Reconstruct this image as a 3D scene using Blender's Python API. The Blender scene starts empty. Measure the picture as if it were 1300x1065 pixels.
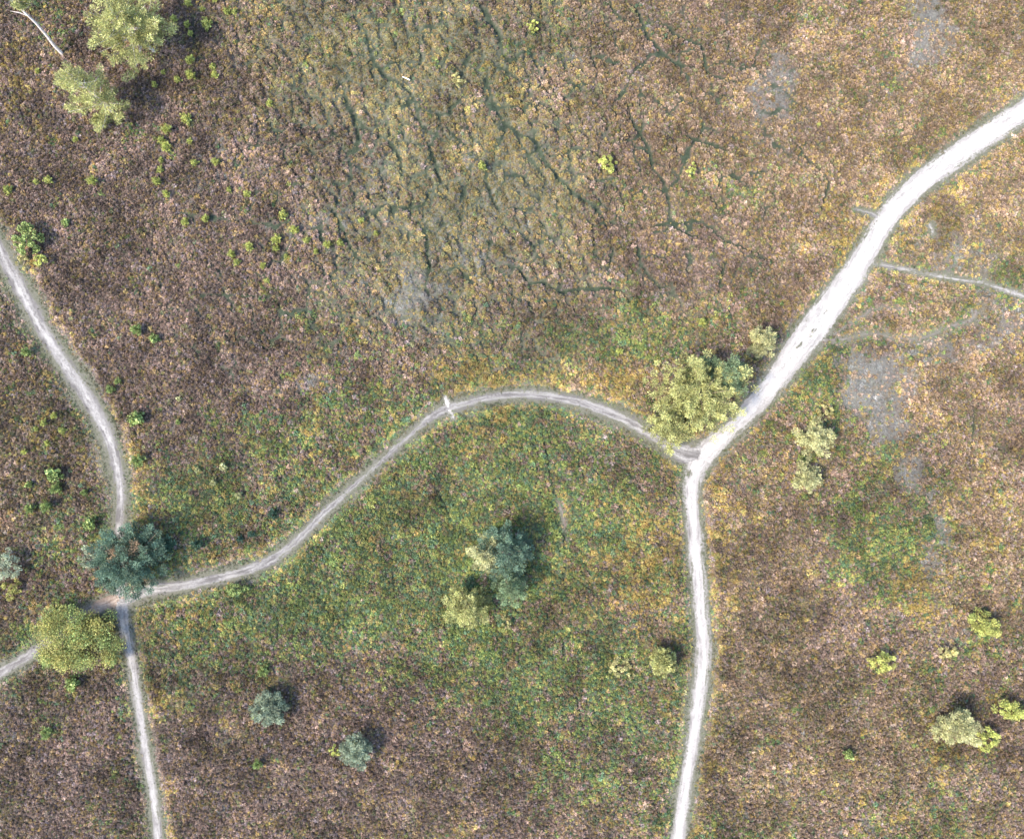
import bpy, math, random
import numpy as np
from mathutils import Vector, Matrix

R = math.radians
scene = bpy.context.scene
col = scene.collection
rng = np.random.default_rng(7)
random.seed(7)

# ------------------------------------------------------------------ camera, sky, sun, exposure
S = 0.08                      # metres of ground per picture unit (photo is 1300 units wide)
H = 70.0                      # flying height
cam_d = bpy.data.cameras.new('camera')
cam_d.sensor_fit = 'HORIZONTAL'
cam_d.sensor_width = 36.0
cam_d.lens = 36.0 * H / (1300 * S)
cam_d.shift_y = -45.0 / 1300
cam_d.clip_end = 6000
cam = bpy.data.objects.new('camera', cam_d)
cam.location = (0, 0, H)
cam.rotation_euler = (0, 0, 0)
col.objects.link(cam)
scene.camera = cam

SUN_EL = R(48)
to_sun = Vector((-0.91, -0.41, 0)).normalized() * math.cos(SUN_EL) + Vector((0, 0, math.sin(SUN_EL)))
world = bpy.data.worlds.new('World')
scene.world = world
world.use_nodes = True
nt = world.node_tree
bg = nt.nodes['Background']
sky = nt.nodes.new('ShaderNodeTexSky')
sky.sky_type = 'NISHITA'
sky.sun_disc = False
sky.sun_elevation = SUN_EL
sky.sun_rotation = math.atan2(to_sun.x, to_sun.y)
nt.links.new(sky.outputs[0], bg.inputs['Color'])
bg.inputs['Strength'].default_value = 0.15
sun_d = bpy.data.lights.new('sun', 'SUN')
sun_d.energy = 2.3
sun_d.angle = R(12)
sun_d.color = (1.0, 0.90, 0.74)
sun = bpy.data.objects.new('sun', sun_d)
sun.rotation_euler = (-to_sun).to_track_quat('-Z', 'Y').to_euler()
sun.location = (-40, -25, 60)
col.objects.link(sun)
vs = scene.view_settings
vs.view_transform = 'Standard'
vs.look = 'None'
vs.exposure = 2.02
vs.gamma = 1.0
scene.cycles.max_bounces = 6
scene.cycles.diffuse_bounces = 3
scene.cycles.transparent_max_bounces = 4


def gx(px): return (px - 650.0) * S
def gy(py): return (487.5 - py) * S


# ------------------------------------------------------------------ noise and small helpers
_lat = {}
def vnoise(x, y, scale, seed):
    """smooth value noise 0..1"""
    if seed not in _lat:
        _lat[seed] = np.random.default_rng(1000 + seed).random((256, 256))
    L = _lat[seed]
    u = np.asarray(x, float) / scale + 57.3 * (seed % 7)
    v = np.asarray(y, float) / scale + 31.7 * (seed % 5)
    iu = np.floor(u).astype(int); iv = np.floor(v).astype(int)
    fu = u - iu; fv = v - iv
    fu = fu * fu * (3 - 2 * fu); fv = fv * fv * (3 - 2 * fv)
    a = L[iu & 255, iv & 255]; b = L[(iu + 1) & 255, iv & 255]
    c = L[iu & 255, (iv + 1) & 255]; d = L[(iu + 1) & 255, (iv + 1) & 255]
    return (a * (1 - fu) + b * fu) * (1 - fv) + (c * (1 - fu) + d * fu) * fv

def fbm(x, y, scale, seed, octaves=3):
    t = 0; amp = 1; tot = 0
    for o in range(octaves):
        t = t + amp * vnoise(x, y, scale / 2 ** o, seed + o * 11); tot += amp; amp *= 0.55
    return t / tot

def sstep(a, b, x):
    t = np.clip((x - a) / (b - a), 0, 1)
    return t * t * (3 - 2 * t)

def mesh_from(name, verts, faces):
    me = bpy.data.meshes.new(name)
    me.from_pydata([tuple(v) for v in verts], [], faces)
    me.update()
    return me

def mesh_np(name, verts, quads, smooth=False):
    """fast mesh of quads (or tris) from numpy arrays"""
    me = bpy.data.meshes.new(name)
    verts = np.asarray(verts, np.float32); quads = np.asarray(quads, np.int32)
    n = quads.shape[1]
    me.vertices.add(len(verts)); me.vertices.foreach_set('co', verts.ravel())
    me.loops.add(quads.size); me.loops.foreach_set('vertex_index', quads.ravel())
    me.polygons.add(len(quads))
    me.polygons.foreach_set('loop_start', np.arange(0, quads.size, n, dtype=np.int32))
    if smooth:
        me.polygons.foreach_set('use_smooth', np.ones(len(quads), bool))
    me.update(calc_edges=True)
    return me

def obj(name, me, mat=None, parent=None, link=True):
    o = bpy.data.objects.new(name, me)
    if mat is not None:
        me.materials.append(mat)
    if link:
        col.objects.link(o)
    if parent is not None:
        o.parent = parent
    return o

def tag(o, label, cat=None, group=None, kind=None):
    o['label'] = label
    if cat: o['category'] = cat
    if group: o['group'] = group
    if kind: o['kind'] = kind
    return o


# ------------------------------------------------------------------ paths: (picture points, sand width), verge, whiteness
def catmull(pts, step=0.35):
    P = np.array(pts, float)
    P = np.vstack([2 * P[0] - P[1], P, 2 * P[-1] - P[-2]])
    out = []
    for i in range(1, len(P) - 2):
        p0, p1, p2, p3 = P[i - 1], P[i], P[i + 1], P[i + 2]
        n = max(2, int(np.hypot(*(p2 - p1)[:2]) / step))
        t = np.linspace(0, 1, n, endpoint=False)[:, None]
        out.append(0.5 * ((2 * p1) + (-p0 + p2) * t + (2 * p0 - 5 * p1 + 4 * p2 - p3) * t ** 2 + (-p0 + 3 * p1 - 3 * p2 + p3) * t ** 3))
    out.append(P[-2][None, :])
    return np.vstack(out)

PATHS = [
    dict(name='sandy_track', label='wide white sand track running diagonally up to the top right corner', white=.86, verge=8, warm=.1,
         pts=[(1420,55,26),(1350,102,26),(1300,141,26),(1255,170,27),(1212,200,27),(1172,230,28),(1142,258,27),(1118,292,26),(1098,325,28),(1077,358,31),(1053,390,34),(1028,424,38),(1000,460,30),(972,498,27),(945,528,22),(915,556,22),(890,580,30)]),
    dict(name='sandy_track', label='white sand track running straight down from the right fork to the bottom', white=.72, verge=8, warm=.1,
         pts=[(890,580,30),(880,600,24),(877,630,18),(881,680,18),(886,730,17),(890,780,17),(893,815,18),(892,850,18),(887,890,17),(882,930,16),(876,965,14),(869,1005,16),(862,1060,17),(856,1130,17),(852,1200,17)]),
    dict(name='footpath', label='narrow curving grey sand footpath joining the two forks across the middle', white=.30, verge=10, warm=.0,
         pts=[(884,577,30),(864,574,22),(842,562,12),(815,545,13),(785,529,14),(750,515,13),(715,506,11),(680,501,10),(640,502,10),(602,509,9),(567,519,11),(545,531,9),(520,552,7),(495,574,7),(470,598,6),(440,625,7),(415,648,9),(395,668,9),(370,692,10),(345,710,12),(310,725,12),(270,735,12),(230,744,13),(195,748,15),(170,756,16),(153,765,18)]),
    dict(name='sandy_track', label='grey sand track coming down the left edge to the left fork', white=.34, verge=13, warm=.0,
         pts=[(-90,180,18),(-40,255,18),(-8,305,18),(20,352,18),(47,403,17),(74,449,17),(97,484,18),(117,515,18),(134,548,17),(146,583,15),(152,615,13),(153,645,12),(150,680,13),(150,722,15),(152,765,18)]),
    dict(name='footpath', label='narrow pale footpath running down from the left fork to the bottom edge', white=.5, verge=8, warm=.05,
         pts=[(152,765,20),(156,792,15),(162,822,11),(169,860,11),(176,900,11),(182,940,11),(187,975,11),(193,1015,11),(199,1070,11),(206,1150,11)]),
    dict(name='footpath', label='grey rutted footpath entering from the left edge past the round tree', white=.25, verge=7, warm=.05,
         pts=[(152,765,14),(125,768,10),(98,783,10),(70,806,11),(45,826,12),(20,842,12),(0,854,13),(-40,880,13),(-120,930,13)]),
    dict(name='trail', label='thin broken white sand trail leading from the wide track to the right edge', white=.6, verge=4, warm=.05,
         pts=[(1112,333,4),(1135,339,3),(1152,342,4),(1170,347,3),(1185,349,4),(1205,353,6),(1215,354,6),(1232,357,3),(1250,359,3),(1270,366,4),(1300,376,5),(1350,392,4),(1420,410,4)]),
    dict(name='trail', label='thin mauve earth trail winding right of the wide track to a white sand patch', white=.12, verge=3, warm=.3,
         pts=[(1048,432,5),(1075,430,4),(1100,424,4),(1118,424,3),(1140,428,3),(1165,430,3),(1185,424,3),(1205,415,3),(1225,409,4),(1235,405,5),(1239,397,7)]),
    dict(name='trail', label='faint short earth trail above the mauve trail right of the wide track', white=.1, verge=2, warm=.3,
         pts=[(1060,424,3),(1080,411,3),(1098,400,3),(1115,391,2),(1150,392,2)]),
    dict(name='earth_patch', label='small mauve bare earth patch in the green scrub right of the pine cluster', white=.12, verge=2, warm=.6,
         pts=[(707,634,2),(711,644,5),(715,657,5),(717,672,2)]),
    dict(name='earth_patch', label='reddish brown bare earth patch between the two trees at the left fork', white=.38, verge=4, warm=1.0,
         pts=[(102,784,8),(118,774,16),(134,767,20),(150,761,18),(172,752,14)]),
    dict(name='sand_bar', label='short white sand water bar crossing the middle footpath', white=1.0, verge=4, warm=.1,
         pts=[(565,507,7),(568,514,9),(571,522,8),(574,530,5)]),
    dict(name='sand_patch', label='small white patch of bare sand right of the wide track', white=.75, verge=4, warm=.1,
         pts=[(1183,285,6),(1184,291,6),(1185,298,3)]),
    dict(name='trail', label='short bare spur leaving the wide track on its upper left side', white=.35, verge=4, warm=.0,
         pts=[(1117,277,6),(1108,270,5),(1096,267,4),(1086,265,2)]),
]
# narrow animal trails: gaps trodden between the heather
TRAILS = [
 [(600,-20),(605,2),(622,27),(634,47),(637,70),(647,82),(657,98)], [(597,85),(615,102),(625,127),(635,152),(647,165),(675,180),(690,205),(708,225),(728,245),(757,267),(770,290),(780,305)],
 [(458,20),(465,45),(472,72),(485,95),(505,105),(522,120),(532,147),(537,165),(550,172),(570,182),(590,185)], [(497,50),(505,65),(505,85)], [(470,15),(487,22),(497,32)],
 [(530,35),(532,62),(531,87),(521,107)], [(537,165),(542,185),(552,207),(557,237),(550,255)], [(545,145),(560,155),(575,172),(590,185),(600,205)], [(592,142),(607,160),(622,172),(640,170)],
 [(555,217),(587,216)], [(480,150),(485,172),(505,197),(510,240)], [(480,263),(505,264),(530,264),(541,255),(543,237),(532,225)], [(523,265),(533,283),(542,300),(543,322),(545,350),(542,370),(550,392)],
 [(505,307),(522,312),(540,317)], [(377,327),(387,350),(395,380),(402,400),(400,430),(407,457)], [(327,395),(330,420),(335,440),(345,462)], [(565,330),(590,350),(602,367),(607,390)],
 [(765,-15),(780,15),(800,27),(815,32)], [(785,-10),(810,20),(820,42),(835,60),(857,80),(877,86),(896,87)], [(820,28),(842,30),(862,47),(890,60),(896,80),(900,95),(925,102),(950,106)],
 [(700,90),(712,103),(732,110),(760,137)], [(837,112),(850,140)], [(792,127),(805,157),(820,182),(827,210),(840,227),(847,247),(852,280),(867,292),(880,300),(907,297)], [(735,232),(780,225),(800,222)],
 [(870,150),(872,170),(897,182),(920,192),(912,215)], [(780,305),(775,330),(770,365)], [(782,305),(805,310),(812,322),(812,335),(825,352),(840,365),(860,375),(862,388)],
 [(802,289),(837,287),(852,282),(870,282),(890,281),(905,291),(915,302),(930,310),(950,317),(972,326),(990,332)], [(930,310),(920,335),(915,357),(910,385)], [(867,300),(871,325),(870,337)],
 [(650,320),(662,347),(672,360),(687,360),(710,370),(730,370),(770,367),(790,372),(800,385),(820,397)], [(888,232),(905,255),(912,275),(908,293)], [(990,160),(1012,185),(1032,210),(1052,232),(1045,260),(1035,300)],
 [(980,238),(1005,245),(1030,250)], [(255,318),(272,337),(282,350),(280,385)], [(1135,640),(1147,657),(1175,672)], [(1235,490),(1236,540),(1232,590),(1236,640)], [(1240,522),(1262,524),(1280,528),(1310,533)],
 [(1240,555),(1265,566),(1310,571)], [(700,775),(712,810),(720,850),(735,900),(742,945)], [(790,880),(800,905),(815,930),(838,960)], [(545,590),(556,620),(570,650),(578,680),(592,700)], [(735,795),(760,838)],
 [(690,512),(689,545),(694,580),(702,615),(712,645),(716,670),(717,700),(719,735),(722,765)], [(250,-10),(247,40),(246,80)], [(190,10),(193,50),(200,90)], [(655,100),(680,112),(702,118)], [(650,165),(668,195),(690,225),(700,250)], [(820,255),(840,262),(850,272)], [(8,870),(18,892),(40,912),(60,925)],
 [(330,250),(350,290),(375,325)], [(415,255),(440,300),(462,345)], [(620,190),(618,230),(628,262),(650,280)], [(430,90),(440,130),(455,170),(450,215)],
]
FAINT = {k for k, tr in enumerate(TRAILS) if tr[0][1] > 480 or tr[0][0] < 400 or tr[0][0] > 960}

# raster of fields over the modelled heath
RS = 0.15
X0, X1, Y0, Y1 = -63.0, 63.0, -57.0, 50.0
nx = int((X1 - X0) / RS) + 1; ny = int((Y1 - Y0) / RS) + 1
xs = X0 + np.arange(nx) * RS; ys = Y0 + np.arange(ny) * RS
XX, YY = np.meshgrid(xs, ys, indexing='ij')
EDGE = np.full((nx, ny), 50.0); ACR = np.zeros((nx, ny)); ALO = np.zeros((nx, ny)); PID = np.full((nx, ny), -1); VRG = np.full((nx, ny), 0.5)
TRL = np.full((nx, ny), 50.0); HWF = np.full((nx, ny), 1.0)

def window(ax, ay, bx, by, pad):
    i0 = max(0, int((min(ax, bx) - pad - X0) / RS)); i1 = min(nx, int((max(ax, bx) + pad - X0) / RS) + 2)
    j0 = max(0, int((min(ay, by) - pad - Y0) / RS)); j1 = min(ny, int((max(ay, by) + pad - Y0) / RS) + 2)
    return slice(i0, i1), slice(j0, j1)

for k, p in enumerate(PATHS):
    pts = np.array([(gx(a), gy(b), w * S / 2) for a, b, w in p['pts']])
    C = catmull(pts)
    acc = 13.7 * k
    for a, b in zip(C[:-1], C[1:]):
        sx, sy = window(a[0], a[1], b[0], b[1], 4.0)
        if sx.start >= sx.stop or sy.start >= sy.stop: 
            continue
        dx, dy = b[0] - a[0], b[1] - a[1]; L2 = dx * dx + dy * dy + 1e-9; L = math.sqrt(L2)
        px = XX[sx, sy] - a[0]; py = YY[sx, sy] - a[1]
        t = np.clip((px * dx + py * dy) / L2, 0, 1)
        d = np.hypot(px - t * dx, py - t * dy)
        hw_ = a[2] + (b[2] - a[2]) * t
        m = d - hw_
        m = m + (0.02 if k > 5 else 0)
        cr = (dx * py - dy * px) / L
        up = m < EDGE[sx, sy]
        for A, val in ((EDGE, m), (ACR, cr), (ALO, acc + t * L), (PID, np.full_like(m, k)), (VRG, np.full_like(m, p['verge'] * S)), (HWF, hw_)):
            A[sx, sy] = np.where(up, val, A[sx, sy])
        acc += L
VRG = VRG * (.35 + 1.15 * fbm(XX, YY, 1.6, 45))
for kt, tr in enumerate(TRAILS):
    faint = kt in FAINT
    C = catmull([(gx(a), gy(b)) for a, b in tr], 0.5)
    C = C + np.c_[fbm(C[:, 0], C[:, 1], 1.3, 40) - .5, fbm(C[:, 0], C[:, 1], 1.3, 43) - .5] * 0.5
    nC = len(C)
    for ci, (a, b) in enumerate(zip(C[:-1], C[1:])):
        taper = .22 * max(0, 1 - min(ci, nC - 2 - ci) / 5.0) + (.10 if faint else 0)
        sx, sy = window(a[0], a[1], b[0], b[1], 2.0)
        if sx.start >= sx.stop or sy.start >= sy.stop:
            continue
        dx, dy = b - a; L2 = dx * dx + dy * dy + 1e-9
        px = XX[sx, sy] - a[0]; py = YY[sx, sy] - a[1]
        t = np.clip((px * dx + py * dy) / L2, 0, 1)
        TRL[sx, sy] = np.minimum(TRL[sx, sy], np.hypot(px - t * dx, py - t * dy) + taper)

# islands of turf and churned holes left in the bare sand of the wide track
for ix, iy, ra, rb, ang in [(1022,415,4,2.5,.6),(1033,420,6,3,.7),(1028,427,4,2,.6),(1017,437,5,2.5,.7),(1048,397,4,2,.7),(1012,441,3,2,.7),(1040,409,3,2,.2),(1024,407,3,1.8,.6),(1004,455,3,1.5,.7),(874,600,4,6,.3),(880,566,5,3,0)]:
    dx = XX - gx(ix); dy = -(YY - gy(iy)); ca, sa = math.cos(ang), math.sin(ang)
    u_ = (dx * ca - dy * sa) / (ra * S); v_ = (dx * sa + dy * ca) / (rb * S)
    u_ = (dx * ca + dy * -sa) / (ra * S)
    q_ = np.sqrt(u_ ** 2 + v_ ** 2)
    EDGE = np.where(q_ < 1.3, np.maximum(EDGE, .18 - .3 * q_), EDGE)

def samp(F, x, y):
    """bilinear read of a raster field"""
    u = np.clip((np.asarray(x) - X0) / RS, 0, nx - 1.001); v = np.clip((np.asarray(y) - Y0) / RS, 0, ny - 1.001)
    i = u.astype(int); j = v.astype(int); fu = u - i; fv = v - j
    return (F[i, j] * (1 - fu) + F[i + 1, j] * fu) * (1 - fv) + (F[i, j + 1] * (1 - fu) + F[i + 1, j + 1] * fu) * fv

def near(F, x, y):
    i = np.clip(((np.asarray(x) - X0) / RS + .5).astype(int), 0, nx - 1); j = np.clip(((np.asarray(y) - Y0) / RS + .5).astype(int), 0, ny - 1)
    return F[i, j]

# hummock cells: jittered cell centres, F2-F1 gives the trodden gaps between cushions
def worley(x, y, cell, seed):
    g = np.random.default_rng(seed).random((128, 128, 2))
    u = np.asarray(x) / cell; v = np.asarray(y) / cell * 0.78 + 0.25 * u
    iu = np.floor(u).astype(int); iv = np.floor(v).astype(int)
    f1 = np.full(u.shape, 9.0); f2 = np.full(u.shape, 9.0)
    for du in (-1, 0, 1):
        for dv in (-1, 0, 1):
            q = g[(iu + du) & 127, (iv + dv) & 127]
            d = np.hypot(iu + du + q[..., 0] - u, iv + dv + q[..., 1] - v)
            f2 = np.where(d < f1, f1, np.minimum(f2, d)); f1 = np.minimum(f1, d)
    return f1, f2

def border(x, y, cell, seed):
    """metres to the nearest edge between two Voronoi cells"""
    g = np.random.default_rng(seed).random((128, 128, 2)) * .84 + .08
    u = np.asarray(x) / cell; v = np.asarray(y) / cell
    iu = np.floor(u).astype(int); iv = np.floor(v).astype(int)
    pts = []
    for du in (-2, -1, 0, 1, 2):
        for dv in (-2, -1, 0, 1, 2):
            q = g[(iu + du) & 127, (iv + dv) & 127]
            pts.append((iu + du + q[..., 0] - u, iv + dv + q[..., 1] - v))
    best = np.full(u.shape, 99.0); cx = np.zeros(u.shape); cy = np.zeros(u.shape)
    for a, b in pts:
        d = a * a + b * b; m = d < best
        cx = np.where(m, a, cx); cy = np.where(m, b, cy); best = np.where(m, d, best)
    out = np.full(u.shape, 99.0)
    for a, b in pts:
        dx = a - cx; dy = b - cy; L = np.hypot(dx, dy)
        e = ((a + cx) * .5 * dx + (b + cy) * .5 * dy) / np.maximum(L, 1e-6)
        out = np.where(L > 1e-4, np.minimum(out, e), out)
    return out * cell

def cellval(x, y, cell, seed):
    """one random number for each cell of a warped Voronoi pattern"""
    g = np.random.default_rng(seed).random((128, 128, 3))
    x = x + (vnoise(x, y, cell * .6, 97) - .5) * cell * .7; y = y + (vnoise(x, y, cell * .6, 98) - .5) * cell * .7
    u = x / cell; v = y / cell; iu = np.floor(u).astype(int); iv = np.floor(v).astype(int)
    best = np.full(u.shape, 9.0); val = np.zeros(u.shape)
    for du in (-1, 0, 1):
        for dv in (-1, 0, 1):
            q = g[(iu + du) & 127, (iv + dv) & 127]
            d = np.hypot(iu + du + q[..., 0] - u, iv + dv + q[..., 1] - v)
            val = np.where(d < best, q[..., 2], val); best = np.minimum(best, d)
    return val

# ------------------------------------------------------------------ vegetation zones in picture coordinates
# types: 0 heather mauve-brown, 1 pink-orange dry heather, 2 green, 3 gold, 4 olive cushions, 5 grey grass
ZONES = [
 (150,180,210,210,0,1.3),(120,380,170,120,0,1.2),(300,330,120,160,0,.9),(240,470,150,90,0,.9),(430,930,200,90,0,1.9),(560,970,130,90,0,1.3),(60,960,110,90,0,1.5),(240,1010,130,70,0,.9),(420,210,90,110,0,.5),
 (430,60,130,90,4,1.5),(560,200,150,160,4,2.2),(560,330,130,80,4,1.2),(350,110,90,90,4,.8),(700,250,90,130,4,.8),(700,70,90,80,4,.7),
 (860,60,150,110,1,1.1),(880,200,170,110,1,1.2),(1100,130,170,120,1,1.5),(1270,60,90,110,1,1.1),(1000,350,80,90,1,.9),(790,330,70,40,0,.9),(960,300,60,40,0,.7),(1020,380,40,40,0,.5),
 (960,740,80,160,1,1.3),(1000,920,130,110,1,1.3),(1270,610,55,110,1,2.2),(1275,720,50,80,1,1.0),(1180,900,110,80,1,.6),(1260,860,60,60,0,.7),(1100,790,90,60,0,.9),(960,700,70,60,0,.5),(60,520,70,90,1,.9),(30,640,60,80,1,.8),(1270,270,60,70,1,.9),(1190,400,90,40,1,.6),
 (520,700,150,110,2,2.6),(640,820,120,110,2,3.0),(740,900,90,90,2,2.4),(330,760,120,70,2,1.6),(240,850,80,70,2,.8),(700,640,90,80,2,1.3),(380,560,110,60,2,1.3),(300,640,110,60,2,1.5),(470,520,90,40,2,.7),(640,540,80,40,2,1.8),(760,580,80,50,2,1.1),
 (700,440,100,40,2,1.3),(810,420,60,35,2,1.6),(880,400,50,20,2,.7),(1040,470,30,40,2,1.3),(1010,540,50,40,2,.9),(1130,710,70,50,2,1.9),(1060,640,60,40,2,.9),(1180,840,80,50,2,.8),(700,35,40,35,2,1.2),(590,100,40,30,2,.8),(460,440,70,50,2,.5),(80,700,60,40,2,.8),(70,770,50,40,2,.5),(210,900,40,70,2,.5),(780,700,70,120,2,.7),
 (800,690,60,60,3,.9),(620,480,90,25,3,.8),(780,480,50,25,3,.8),(800,770,60,40,3,.7),(1090,300,30,60,3,.7),(1140,250,40,40,3,.6),(1040,270,30,50,3,.7),(1040,500,20,25,3,.7),(1260,640,40,60,3,.7),(915,700,20,140,3,.9),(1170,760,40,40,3,.8),(1200,300,40,30,3,.5),(30,100,40,60,3,.5),(1190,950,50,30,3,.6),(240,760,40,30,3,.6),(620,160,60,60,3,.5),(860,560,40,20,3,.3),
 (990,110,28,50,5,3.6),(1183,22,11,32,5,3.4),(1162,62,9,26,5,2.6),(1110,485,60,48,5,1.0),(1010,170,20,30,5,1.0),(1175,30,25,45,5,1.7),(1140,110,25,35,5,.8),(520,375,38,45,5,1.6),(480,215,40,40,5,1.1),(440,290,60,25,5,1.1),(380,290,40,30,5,.7),(615,290,60,60,5,1.0),(610,390,50,20,5,.7),(1110,480,45,35,5,1.5),(1125,545,40,22,5,1.3),(1200,330,60,30,5,.8),(1200,430,80,30,5,.9),(1280,400,40,40,5,.8),(1185,700,16,40,5,2.2),(1160,610,30,25,5,.8),(240,220,40,30,5,.7),(380,480,25,12,5,1.4),(660,460,20,12,5,.6),(270,180,30,40,5,.5),(1195,800,18,15,5,.8),(670,215,40,20,5,.6),(450,360,20,20,5,.8),(600,320,20,30,5,.8),
]
BASE = [.54, .46, .34, .10, .24, .10]

def zones(x, y):
    x = np.asarray(x, float); y = np.asarray(y, float)
    wx = x + (fbm(x, y, 5.0, 3) - .5) * 5.0 + (fbm(x, y, 1.3, 23) - .5) * 1.2
    wy = y + (fbm(x, y, 5.0, 5) - .5) * 5.0 + (fbm(x, y, 1.3, 25) - .5) * 1.2
    px = wx / S + 650; py = 487.5 - wy / S
    W = np.stack([np.full(x.shape, b) * np.exp(2.4 * (fbm(x, y, 6.5 if k != 3 else 4.0, 60 + 9 * k, 4) - .5) * 1.6) for k, b in enumerate(BASE)])
    for zx, zy, rx, ry, k, s in ZONES:
        s = s * 1.2 if k == 5 else s
        q = ((px - zx) / (rx * 1.1)) ** 2 + ((py - zy) / (ry * 1.1)) ** 2
        W[k] += s * np.exp(-q * 1.3) * (0.55 + 0.9 * vnoise(x, y, 1.1, 80 + k))
    # gold plants by the tracks; massed on the right bank as painted sunlit yellow
    e = samp(EDGE, x, y); acr = near(ACR, x, y); pid = near(PID, x, y); vg = near(VRG, x, y)
    bank = np.exp(-((e - vg - .5) / (.5 + .9 * vnoise(x, y, 2.5, 94))) ** 2)
    side = np.where(np.isin(pid, [0]), .5, np.where(np.isin(pid, [1, 3, 4]) & (acr > 0), 1.0, np.where(pid == 2, .6, .15)))
    W[3] += 1.1 * bank * side * sstep(.25, .8, vnoise(x, y, 1.8, 91))
    W[2] += .9 * bank * (1 - side) * (.3 + vnoise(x, y, 1.5, 92))
    return W / W.sum(0)

def NETMASK(x, y):
    px = x / S + 650; py = 487.5 - y / S
    q = sum(np.exp(-(((px - a) / rx) ** 2 + ((py - b) / ry) ** 2) * 1.2) for a, b, rx, ry in ((600,180,230,190),(850,190,190,160),(330,330,130,150)))
    return np.clip(q * 1.7, 0, 1)

def crack(x, y, Wz=None):
    """0..1, how much of a trodden gap there is"""
    d = samp(TRL, x, y)
    wid = .14 + .11 * vnoise(x, y, 1.3, 31)
    c = 1 - sstep(wid * .8, wid * 1.35, d)
    wx = x + (fbm(x, y, 1.6, 33) - .5) * 1.5; wy = y + (fbm(x, y, 1.6, 35) - .5) * 1.5
    ex = (wx + wy * .35) * 1.15; ey = wy * .8
    nb = border(ex + 40, ey, 3.3, 9); nw = .06 + .10 * vnoise(x, y, 1.5, 39)
    c = np.maximum(c, .97 * (1 - sstep(nw * .7, nw * 1.4, nb)) * NETMASK(x, y) * sstep(.28, .42, vnoise(x, y, 3.0, 38)))
    if Wz is not None:
        nb = border(ex, ey, 1.75, 4)
        c = np.maximum(c, .85 * (1 - sstep(.05, .17, nb)) * sstep(.10, .30, Wz[4]) * sstep(.2, .4, vnoise(x, y, 3.0, 36)))
    return c

def cushion(x, y):
    px = x / S + 650; py = 487.5 - y / S
    om = sum(s * np.exp(-(((px - zx) / rx) ** 2 + ((py - zy) / ry) ** 2)) for zx, zy, rx, ry, k, s in ZONES if k == 4)
    wx = x + (fbm(x, y, 1.6, 33) - .5) * 1.5; wy = y + (fbm(x, y, 1.6, 35) - .5) * 1.5
    return .30 * np.clip(om, 0, 1) * sstep(0, .6, border((wx + wy * .35) * 1.15, wy * .8, 1.75, 4))

def height(x, y):
    x = np.asarray(x, float); y = np.asarray(y, float)
    inside = (x > X0) & (x < X1) & (y > Y0) & (y < Y1)
    b = (fbm(x, y, 22, 12, 2) - .5) * .9
    e = np.where(inside, samp(EDGE, x, y), 50.0); vg = np.where(inside, near(VRG, x, y), .5)
    off = sstep(0, 1.2, e - vg * .4)
    hum = (fbm(x, y, 1.9, 14, 3) - .5) * .40
    tr = np.where(inside, 1 - sstep(.05, .45, samp(TRL, x, y)), 0)
    dip = -.14 * (1 - off)
    return b + (hum + np.where(inside, cushion(x, y), 0)) * off * np.where(inside, 1, .5) + dip - .12 * tr * off

# ------------------------------------------------------------------ node helpers
def mat_new(name):
    m = bpy.data.materials.new(name); m.use_nodes = True
    m.node_tree.nodes.clear()
    return m, m.node_tree

def nd(t, typ, **kw):
    n = t.nodes.new(typ)
    for k, v in kw.items():
        setattr(n, k, v)
    return n

def math_n(t, op, a, b=None, clamp=False):
    n = nd(t, 'ShaderNodeMath', operation=op, use_clamp=clamp)
    for i, v in enumerate((a, b)):
        if v is None: continue
        if isinstance(v, (int, float)): n.inputs[i].default_value = v
        else: t.links.new(v, n.inputs[i])
    return n.outputs[0]

def mixc(t, f, a, b, mode='MIX'):
    n = nd(t, 'ShaderNodeMix', data_type='RGBA', blend_type=mode)
    for s, v in ((n.inputs[0], f), (n.inputs[6], a), (n.inputs[7], b)):
        if isinstance(v, (int, float)): s.default_value = v
        elif isinstance(v, tuple): s.default_value = (*v, 1)
        else: t.links.new(v, s)
    return n.outputs[2]

def mapr(t, v, a, b, c=0, d=1):
    n = nd(t, 'ShaderNodeMapRange', interpolation_type='SMOOTHSTEP')
    t.links.new(v, n.inputs[0])
    for i, q in enumerate((a, b, c, d)): n.inputs[i + 1].default_value = q
    return n.outputs[0]

def attr(t, name, typ='GEOMETRY'):
    return nd(t, 'ShaderNodeAttribute', attribute_name=name, attribute_type=typ)

def noise_n(t, vec, scale, detail=4, rough=.6):
    n = nd(t, 'ShaderNodeTexNoise'); n.inputs['Scale'].default_value = scale
    n.inputs['Detail'].default_value = detail; n.inputs['Roughness'].default_value = rough
    if vec is not None: t.links.new(vec, n.inputs['Vector'])
    return n

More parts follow.
